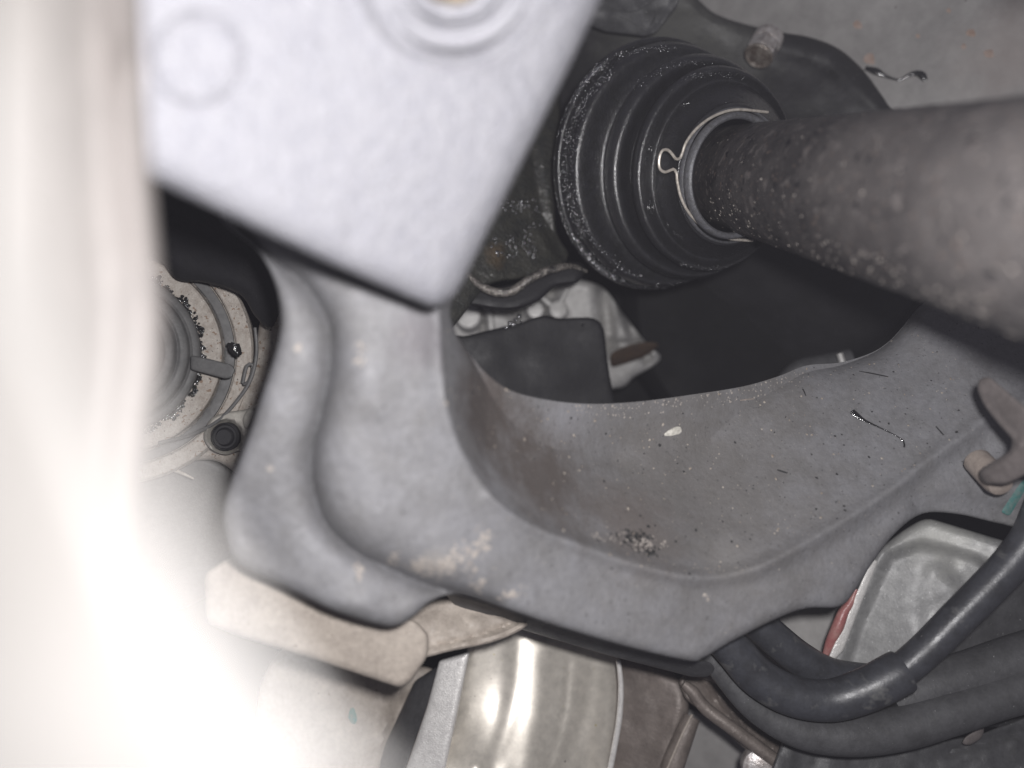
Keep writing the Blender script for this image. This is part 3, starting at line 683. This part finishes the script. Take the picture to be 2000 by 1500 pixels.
bs = thing('boss_bolt', P(440, 850, .30), 'dark round bolt sunk in a pale ring boss, left of the lower arm', 'bolt')
cbs = P(443, 850, .302)
relief('boss', crv([(398, 850), (412, 818), (440, 806), (478, 800), (520, 790), (520, 870), (470, 880), (440, 888), (410, 876)], True, 5), .302, M['knuckle2'], thick=.012, edge=.0022, step=5, parent=bs, feats=(disc_step(440, 853, 31, 5, .006),))
lathe('bolt_head', P(441, 853, .3035), (0, -1, 0), [(-.003, .0054), (.0010, .0054), (.0016, .0048), (.0008, .0044), (.0008, .0036), (.0020, .0032), (.0024, .0028), (.0024, .0001)], M['black'], parent=bs, seg=36)
relief('boss_rib', crv([(474, 818), (486, 798), (498, 800), (490, 826), (480, 838)], True, 4), .300, M['knuckle2'], thick=.006, edge=.001, step=4, parent=bs)
dh = relief('plate_shadow_sheet', crv([(180, 330), (330, 330), (470, 420), (640, 460), (640, 620), (560, 600), (530, 640), (500, 620), (468, 575), (400, 552), (345, 545), (300, 500), (180, 480)], True, 8), [(300, 400, .285), (560, 560, .285), (400, 520, .29)], M['black'], thick=.01, edge=.004, step=9, feats=(ridge([(360, 455), (420, 478)], 5, .0012),))  # black sheet filling the area of the plate's cast shadow
tag(dh, 'black sheet standing in for the shadow under the pale plate, above the speckled knuckle', 'bracket')
bg2 = thing('brake_shield', P(250, 1000, .33), 'plain grey beige shield below the pale ring boss, half lost in blur', 'shield')
relief('shield_sheet', crv([(-100, 850), (200, 870), (330, 880), (420, 900), (480, 960), (470, 1060), (430, 1140), (300, 1200), (-100, 1200)], True, 12), [(200, 900, .32), (450, 950, .33), (300, 1150, .33)], M['ringdark'], thick=.003, edge=.003, step=14, parent=bg2)
tube('shield_edge', [(270, 896, .314, .0005), (310, 908, .314, .0006), (350, 922, .314, .0007), (378, 935, .314, .0004)], M['steel'], parent=bg2, seg=8)

# ================================================================== LOWER LEFT
bb = relief('beige_bar', rnd([(400, 1120), (455, 1085), (560, 1120), (650, 1160), (770, 1200), (812, 1212), (838, 1240), (836, 1280), (802, 1332), (782, 1344), (620, 1290), (460, 1238), (405, 1215)], 14, 7), [(430, 1150, .236), (820, 1250, .250), (600, 1250, .243)], M['beige'], thick=.010, edge=.0022, step=8,
    feats=(rough(.0005, .02, 3), groove([(465, 1100), (440, 1180), (420, 1260)], 12, -.001)))
tag(bb, 'beige flat bar with a clipped end sticking out under the lower left of the arm', 'bar')
bf = relief('beige_flange', crv([(780, 1190), (840, 1172), (900, 1168), (960, 1180), (1020, 1205), (1034, 1216), (1010, 1235), (960, 1255), (880, 1272), (820, 1284), (790, 1260)], True, 6), [(800, 1200, .272), (1000, 1210, .280), (880, 1270, .268)], M['beige'], thick=.010, edge=.002, step=7,
    feats=(rough(.0012, .03, 3), groove([(840, 1262), (930, 1242), (1010, 1214)], 6, .0016), dent(830, 1190, 25, 15, .002)))
tag(bf, 'small beige curved flange between the beige bar and the arm edge', 'flange')
lf = relief('lower_flange', rnd([(860, 1150), (1000, 1190), (1350, 1290), (1385, 1292), (1398, 1306), (1385, 1322), (1350, 1322), (1180, 1278), (1000, 1224), (900, 1196)], 8, 8), [(900, 1180, .276), (1400, 1320, .292), (1200, 1260, .284)], M['greyhose'], thick=.006, edge=.0012, step=8)
tag(lf, 'thin dark lower lip running just below the bottom edge of the arm', 'flange')
cy = thing('alternator_housing', P(1000, 1400, .36), 'bright silvery rounded housing with a shiny left rim, under the middle of the arm', 'housing')
relief('housing_shell', crv([(840, 1600), (880, 1400), (905, 1300), (930, 1235), (1010, 1215), (1200, 1260), (1208, 1300), (1210, 1380), (1196, 1470), (1180, 1600)], True, 8), [(950, 1250, .352), (930, 1500, .3305), (860, 1400, .352), (1060, 1250, .359), (1050, 1500, .340), (1200, 1300, .368), (1190, 1500, .354)], M['bright'], thick=.03, edge=.003, step=8,
    feats=(rough(.00012, .012, 3), groove([(1010, 1250), (1000, 1380), (960, 1500)], 18, .0011), ridge([(1060, 1270), (1050, 1380), (1030, 1500)], 24, .0009), groove([(905, 1300), (890, 1400), (850, 1500)], 14, .0008), groove([(1155, 1290), (1140, 1400), (1100, 1500)], 16, .0006), groove([(1112, 1290), (1100, 1400), (1070, 1500)], 3, .0006)), parent=cy)
relief('housing_rim', rnd([(858, 1290), (918, 1272), (892, 1400), (862, 1540), (770, 1560), (800, 1480), (834, 1380)], 6, 8), [(860, 1300, .336), (910, 1300, .334), (800, 1500, .330)], M['mirror'], thick=.012, edge=.002, step=8, parent=cy)
tube('right_rim', [(1208, 1290, .346, .0010), (1213, 1340, .346, .0012), (1210, 1400, .346, .0013), (1200, 1460, .346, .0013), (1180, 1560, .346, .0013)], M['mirror'], parent=cy, seg=12)
tr = relief('timing_cover', crv([(560, 1260), (700, 1290), (850, 1310), (845, 1400), (800, 1600), (560, 1640), (500, 1400)], True, 10), [(600, 1300, .36), (850, 1350, .365), (700, 1500, .35)], M['beige'], thick=.012, edge=.003, step=10,
    feats=(groove([(775, 1350), (740, 1430), (705, 1520)], 4, .0012), groove([(700, 1290), (672, 1400), (660, 1500)], 4, .0010), rough(.0008, .02, 3), plateau([(770, 1370), (900, 1300), (880, 1600), (720, 1600)], 10, .004, False)), key='cover')
tag(tr, 'dull beige grey cover with a scratch and a teal dab, below the beige bar', 'cover')
relief('paint_dab', crv([(684, 1384), (690, 1382), (697, 1402), (693, 1415), (683, 1416), (680, 1402)], True, 4), hit('cover', 687, 1398)[0].y-.0008, M['teal'], thick=.001, edge=.0004, step=4, parent=tr)
dp = relief('gap_shadow_strip', rnd([(810, 1330), (872, 1290), (852, 1380), (800, 1480), (770, 1600), (690, 1600), (740, 1480)], 8, 8), [(840, 1300, .352), (800, 1400, .350), (740, 1560, .346)], M['greyhose'], thick=.008, edge=.003, step=8)  # dark strip painting the shaded gap beside the housing
tag(dp, 'dark strip put in for the shaded gap between the beige cover and the housing rim', 'strip')

# ================================================================== LOWER MIDDLE
br = thing('brown_casting', P(1300, 1400, .37), 'matt brown casting with ribs right of the silvery housing', 'casting')
relief('casting_body', crv([(1180, 1280), (1260, 1290), (1330, 1325), (1345, 1370), (1340, 1420), (1320, 1480), (1300, 1600), (1180, 1600)], True, 7), [(1200, 1300, .375), (1300, 1350, .362), (1250, 1500, .36)], M['brown'], thick=.02, edge=.006, step=8, parent=br, feats=(rough(.0008, .02, 3),))
tube('casting_rib', [(1352, 1400, .352, .0036), (1335, 1440, .350, .0044), (1310, 1510, .348, .0050), (1290, 1600, .346, .0052)], M['brown'], parent=br, seg=18)
tube('casting_seam', [(1352, 1396, .3480, .0005), (1330, 1440, .3450, .0005), (1300, 1510, .3425, .0005), (1280, 1560, .341, .0005)], M['beige'], parent=br, seg=6)
wb = thing('ribbed_strut', P(1450, 1400, .345), 'brown alloy strut with two long ribs descending right from under the arm tip', 'strut')
relief('strut_body', rnd([(1325, 1330), (1360, 1290), (1430, 1300), (1480, 1345), (1540, 1440), (1545, 1490), (1500, 1500), (1440, 1450), (1370, 1390), (1338, 1365)], 8, 7), [(1340, 1340, .348), (1430, 1320, .352), (1520, 1480, .34)], M['brown'], thick=.008, edge=.0025, step=7, feats=(rough(.0008, .03, 3), ridge([(1390, 1340), (1440, 1400), (1520, 1470)], 10, .003), groove([(1370, 1330), (1420, 1395), (1500, 1480)], 7, .002)), parent=wb)
tube('strut_rib', [(1335, 1335, .343, .0016), (1352, 1350, .342, .0026), (1380, 1385, .340, .0028), (1440, 1430, .336, .0028), (1520, 1490, .333, .0030)], M['brown'], parent=wb, seg=14)
tube('strut_rib', [(1345, 1308, .345, .0018), (1400, 1326, .342, .0020), (1450, 1350, .340, .0018)], M['brown'], parent=wb, seg=12)
gp = relief('grey_wall_panel', rnd([(1330, 1380), (1480, 1430), (1520, 1700), (1280, 1700)], 8, 10), [(1350, 1400, .42), (1480, 1450, .42), (1400, 1600, .41)], M['panel'], thick=.004, edge=.001, step=14)
tag(gp, 'small patch of plain light grey panel at the bottom between the brown strut ribs', 'panel')
gp2 = relief('pale_inner_panel', rnd([(1480, 1180), (1680, 1120), (1720, 1300), (1640, 1360), (1460, 1300)], 8, 10), [(1500, 1200, .37), (1650, 1180, .37), (1600, 1320, .36)], M['panel'], thick=.004, edge=.001, step=14)
tag(gp2, 'light grey panel glimpsed between the arm edge, the hoses and the red sealed box', 'panel')
ln = thing('dark_nut', P(1480, 1490, .33), 'dark round nut cut by the bottom edge beside the ribbed strut', 'nut')
lathe('nut_body', P(1484, 1500, .335), (-.2, -1, .2), [(-.006, .0075), (0, .0078), (.002, .007), (.003, .0045), (.003, .0001)], M['bolt'], parent=ln, seg=30)

# ================================================================== LOWER RIGHT
bx = thing('alloy_box', P(1780, 1200, .33), 'scuffed grey alloy box with rounded corners and red sealant down its left side', 'box')
relief('box_shell', rnd([(1765, 1035), (1808, 1010), (1980, 1062), (1975, 1100), (1770, 1295), (1700, 1400), (1640, 1400), (1608, 1290), (1650, 1200), (1700, 1085)], 20, 8), [(1800, 1030, .325), (1960, 1060, .310), (1650, 1300, .332), (1850, 1250, .312)], M['box'], thick=.03, edge=.0035, step=7.5,
    feats=(rough(.0002, .02, 3), plateau([(1735, 1085), (1800, 1062), (1900, 1088), (2000, 1140), (2000, 1420), (1620, 1420), (1668, 1240)], 14, .0045, False), groove([(1830, 1120), (1860, 1150), (1850, 1200)], 22, .0015), dent(1870, 1110, 35, 30, -.0018), dent(1820, 1200, 26, 60, .002)), parent=bx)
tube('sealant', [(1672, 1150, .325, .0009), (1662, 1175, .325, .0016), (1648, 1195, .325, .0021), (1636, 1225, .325, .0024), (1622, 1255, .326, .0020), (1612, 1280, .327, .0012)], M['red'], parent=bx, seg=14, step=5)
relief('box_edge_strip', rnd([(1702, 1090), (1716, 1096), (1682, 1180), (1648, 1270), (1630, 1290), (1618, 1284), (1650, 1210)], 5, 6), .3235, M['mirror'], thick=.003, edge=.001, step=6, parent=bx)

def hose(name, pts, m, label, cat='hose'):
    o = tube(name, pts, m, seg=28, step=8); tag(o, label, cat); return o
h1 = thing('sleeved_hose', P(1650, 1330, .30), 'black rubber hose with a thick sleeve bending up over the scuffed alloy box', 'hose')
tube('sleeve', [(1390, 1222, .292, .0068), (1435, 1272, .292, .0070), (1480, 1322, .292, .0072), (1545, 1358, .291, .0073), (1620, 1368, .290, .0073), (1690, 1348, .288, .0075), (1745, 1320, .287, .0076), (1764, 1310, .287, .0074), (1766, 1309, .287, .0064)], M['hose'], parent=h1, seg=32, step=7)
tube('hose_run', [(1700, 1346, .288, .0055), (1750, 1318, .287, .0057), (1810, 1268, .286, .0058), (1870, 1208, .285, .0060), (1930, 1148, .284, .0061), (1980, 1095, .283, .0062), (2018, 1040, .282, .0063), (2050, 960, .281, .0063)], M['hose'], parent=h1, seg=32)
hose('short_hose', [(1450, 1190, .306, .0066), (1505, 1240, .306, .0066), (1560, 1285, .306, .0066), (1620, 1318, .307, .0066), (1690, 1330, .308, .0066), (1760, 1330, .31, .006)], M['hose'], 'short black hose emerging from under the arm behind the sleeved hose')
hose('lower_hose', [(1370, 1262, .305, .0035), (1420, 1325, .304, .0045), (1480, 1385, .303, .0055), (1560, 1425, .302, .0068), (1650, 1436, .302, .0076), (1750, 1424, .303, .0080), (1850, 1395, .304, .0080), (1950, 1362, .305, .0080), (2060, 1325, .306, .0094), (2160, 1290, .306, .0094)], M['greyhose'], 'broad dark grey hose curving along the bottom below the sleeved hose')
hose('upper_pipe', [(1740, 1375, .312, .0090), (1810, 1345, .312, .0092), (1900, 1318, .312, .0094), (2000, 1285, .312, .0096), (2120, 1250, .312, .0096)], M['greyhose'], 'grey pipe between the sleeved hose and the broad bottom hose at the right edge')
bp = relief('side_cover', rnd([(1790, 1190), (1900, 1140), (2150, 1080), (2150, 1420), (1700, 1420)], 10, 10), [(1800, 1250, .335), (2000, 1200, .335), (1900, 1400, .335)], M['greyhose'], thick=.01, edge=.002, step=11, feats=(rough(.001, .01, 3),))
tag(bp, 'flat dark grey cover at the right edge behind the sleeved hose', 'cover')
sk2 = thing('skid_plate', P(1800, 1480, .33), 'grey scraped plate along the bottom right corner with a pale broken tab', 'plate')
relief('skid_sheet', rnd([(1535, 1430), (1580, 1425), (1700, 1460), (1850, 1440), (1900, 1440), (2000, 1400), (2150, 1360), (2150, 1700), (1500, 1700), (1500, 1520)], 8, 10), [(1550, 1450, .325), (2000, 1400, .325), (1800, 1600, .315)], M['greyhose'], thick=.008, edge=.002, step=10, feats=(rough(.0012, .02, 3), plateau([(1560, 1440), (2200, 1300), (2200, 1700), (1530, 1700)], 12, .002, False), groove([(1850, 1470), (1950, 1440), (2050, 1420)], 12, .002)), parent=sk2)
relief('broken_tab', crv([(1885, 1440), (1905, 1425), (1912, 1412), (1922, 1418), (1918, 1440), (1895, 1455), (1880, 1452)], True, 4), .318, M['clip'], thick=.003, edge=.001, step=4, parent=sk2)

# clip bracket, right edge
cp = thing('clip_bracket', P(1960, 830, .235), 'bent dirty brown metal clip with rounded tip at the right edge over the arm', 'clip')
relief('clip_arm', rnd([(1908, 760), (1912, 740), (1932, 735), (1985, 780), (2060, 840), (2060, 930), (2004, 925), (1990, 935), (1962, 946), (1925, 944), (1914, 930), (1916, 915), (1950, 895), (1974, 880), (1978, 858), (1950, 828), (1922, 792)], 9, 5), [(1910, 750, .245), (2000, 850, .232), (1930, 930, .248)], M['clip'], thick=.003, edge=.0014, step=6,
    feats=(groove([(1925, 775), (1950, 810), (1985, 850)], 6, .0012), ridge([(1916, 760), (1945, 805), (1982, 850)], 6, .0006), ridge([(1920, 925), (1960, 905), (1992, 870)], 8, .0012)), parent=cp)
lathe('clip_pin', P(1946, 938, .266), (0, -1, -.5), [(-.012, .0046), (.001, .0046), (.003, .0038), (.0036, .0001)], M['pin'], parent=cp, seg=28)

# ================================================================== VEIL: thin volume added to lift the blacks like lens glare
hz = finish('glare_veil', [Vector((x, y, z)) for x in (-2.5, 2.5) for y in (-.6, 1.6) for z in (-2.0, 2.0)], [(0, 1, 3, 2), (4, 6, 7, 5), (0, 4, 5, 1), (2, 3, 7, 6), (0, 2, 6, 4), (1, 5, 7, 3)], M['void'], smooth=False)
hm = bpy.data.materials.new('glare_veil_volume'); hm.use_nodes = True; nt = hm.node_tree; nt.nodes.clear()
pv = nt.nodes.new('ShaderNodeVolumePrincipled'); ou = nt.nodes.new('ShaderNodeOutputMaterial'); nt.links.new(pv.outputs[0], ou.inputs['Volume'])
pv.inputs['Color'].default_value = (.90, .88, 1, 1); pv.inputs['Density'].default_value = .009; pv.inputs['Anisotropy'].default_value = 0
hz.data.materials[0] = hm
tag(hz, kind='stuff')
